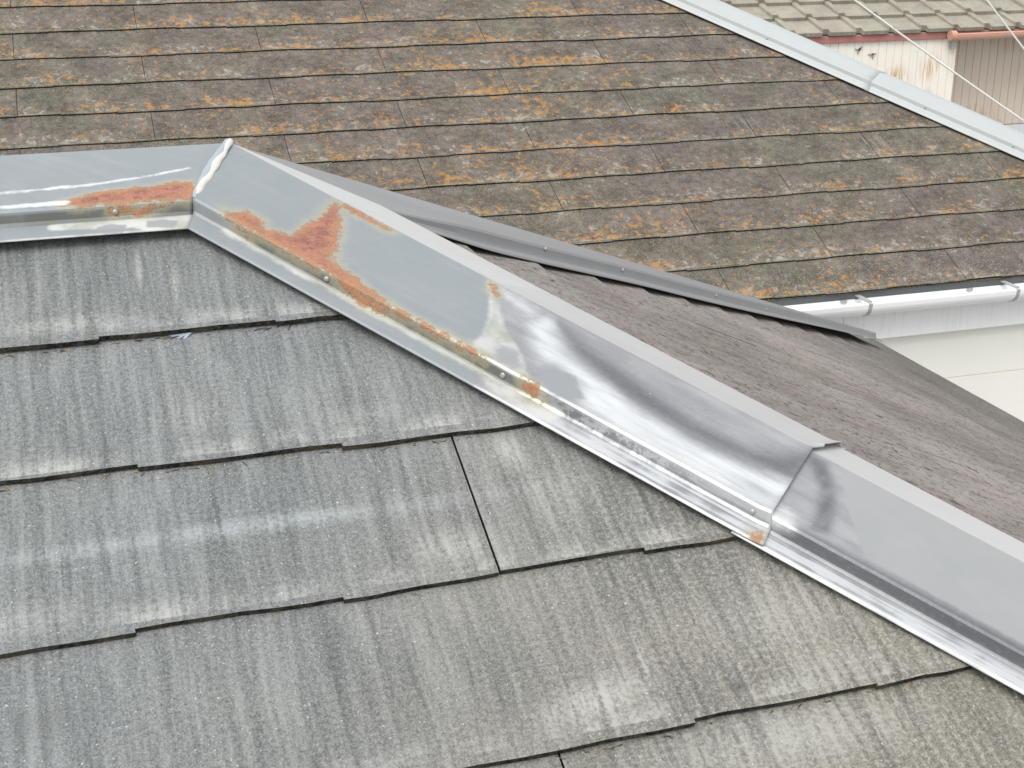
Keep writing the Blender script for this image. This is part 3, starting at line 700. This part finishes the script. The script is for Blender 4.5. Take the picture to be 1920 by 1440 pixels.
M['boardL'] = boards('cream_peeling_board', ((.76, .72, .64), (.84, .80, .72), (.55, .36, .18), .15))
M['boardR'] = boards('shaded_stained_board', ((.58, .50, .41), (.67, .59, .50), (.40, .27, .15), .5))  # recess boards: its shade put into a darker copy of the cream
wL = box('wall', h3, (4.2, 7.045, YE3 + .07, YE3 + 3.0, -H, ZE3 - .05), M['boardL'])
x = 4.2; k = 0
me_l = None
while x < 7.0:
    w_ = min(.0735, 7.05 - x)
    box('wall_board', wL, (x + .0012, x + w_ - .0012, YE3 + .055 + .0012 * math.sin(k * 2.3), YE3 + .069, -3.6, ZE3 - .086 + .004 * math.sin(k * 5.1)), M['boardL'], bev=.0015)
    x += .0735; k += 1
box('corner_trim', wL, (7.032, 7.056, YE3 + .050, YE3 + .075, -3.6, ZE3 - .11), M['boardL'])
wR = box('wall', h3, (7.06, 9.4, YE3 + .37, YE3 + 3.0, -H, ZE3 - .02), M['boardR'])
x = 7.06; k = 0
while x < 9.3:
    box('wall_board', wR, (x + .0015, x + .0780 - .0015, YE3 + .352 + .001 * math.sin(k * 3.1), YE3 + .369, -2.06, ZE3 - .05), M['boardR'], bev=.002)
    x += .0780; k += 1
box('sill_flashing', wR, (7.065, 9.35, YE3 + .32, YE3 + .369, -2.30, -2.065), plain('pale_flashing', (.58, .6, .6), (.66, .68, .67), 6, .5))
box('soffit', h3, (7.06, 9.35, YE3 + .055, YE3 + .35, ZE3 - .075, ZE3 - .06), plain('dark_soffit', (.10, .075, .06), (.15, .11, .09), 6, .8))
M['copper'] = plain('faded_salmon_gutter', (.50, .25, .17), (.62, .38, .29), 7, .4)
cy3, cz3, r3 = YE3 - .03, ZE3 - .055, .036
pr3 = [(cy3 + r3, cz3 + .012)] + [(cy3 + r3 * math.cos(a), cz3 - r3 * math.sin(a)) for a in np.linspace(0, math.pi, 13)] + [(cy3 - r3 - .002, cz3 + .010), (cy3 - r3 + .008, cz3 + .013)]
Vg, Fg = extrude_x(pr3, 6.965, 9.3, 1)
Vg = [(x, y, z + .006 * (x - 7)) for x, y, z in Vg]
gut3 = part('gutter', h3, Vg, Fg, M['copper']); m_ = gut3.modifiers.new('s', 'SOLIDIFY'); m_.thickness = .003
Ve, Fe = extrude_x([(cy3 + (r3 + .004) * math.cos(a), cz3 - (r3 + .004) * math.sin(a)) for a in np.linspace(0, 2 * math.pi, 18)[:-1]], 6.925, 6.975, 1, True)
part('end_cap', gut3, Ve, Fe, M['copper'])
for x in (7.42, 8.2): box('clip', gut3, (x, x + .03, cy3 - r3 - .006, cy3 - r3 + .02, cz3 + .004, cz3 + .016), M['zinc'])
box('pipe_bracket', h3, (6.985, 7.03, YE3 + .012, YE3 + .045, ZE3 - .17, ZE3 - .10), M['stucco'])

# two holes with leftover fixings on the cream wall
M['rustfix'] = plain('rusty_fixing', (.28, .25, .21), (.38, .34, .29), 60, .8)
def fixing(x, z, arms):
    V = []; F = []
    for (dx, dz, w_) in arms:
        b = len(V); L = math.hypot(dx, dz); px, pz = -dz / L * w_, dx / L * w_
        y0, y1 = YE3 + .044, YE3 + .0515
        for yy in (y0, y1):
            V += [(x - px, yy, z - pz), (x + dx - px * .5, yy, z + dz - pz * .5), (x + dx + px * .5, yy, z + dz + pz * .5), (x + px, yy, z + pz)]
        F += [tuple(b + i for i in f) for f in BF]
    return part('wall_fixing', h3, V, F, M['rustfix'])
fixing(6.145, -1.335, [(.03, .03, .008), (-.035, .012, .005), (-.006, -.03, .007), (.012, .018, .012)])
fixing(6.275, -1.372, [(.035, .006, .006), (-.04, .0, .006), (.004, -.035, .006), (.0, .01, .01)])

# ================================================================= overhead wires
def wire(pts, lab):
    n = 24; V = []; F = []; m = 6; A, B = Vector(pts[0]), Vector(pts[1]); sag = pts[2]; rr = pts[3]
    for i in range(n + 1):
        t = i / n; c = A.lerp(B, t) - Vector((0, 0, sag * 4 * t * (1 - t)))
        for j in range(m): a = 2 * math.pi * j / m; V.append((c.x + rr * .6 * math.cos(a), c.y + rr * math.sin(a), c.z + rr * .8 * math.cos(a)))
    for i in range(n):
        for j in range(m): a = i * m + j; b = i * m + (j + 1) % m; F.append((a, b, b + m, a + m))
    g = G('white_wire_sheath'); o = part('overhead_wire', None, V, F, g.fin((.78, .77, .72), .5), smooth=True)
    return tag(o, lab, 'wire', 'white wires crossing in front of the far house')
wire(((4.2, 8, -.335), (8.2, 8, -2.66), .055, .0068), 'longer white overhead wire crossing the pale board wall and roof tiles')
wire(((5.2, 8, -.145), (7.6, 8, -2.46), .0, .0068), 'steeper white overhead wire at the top right corner')
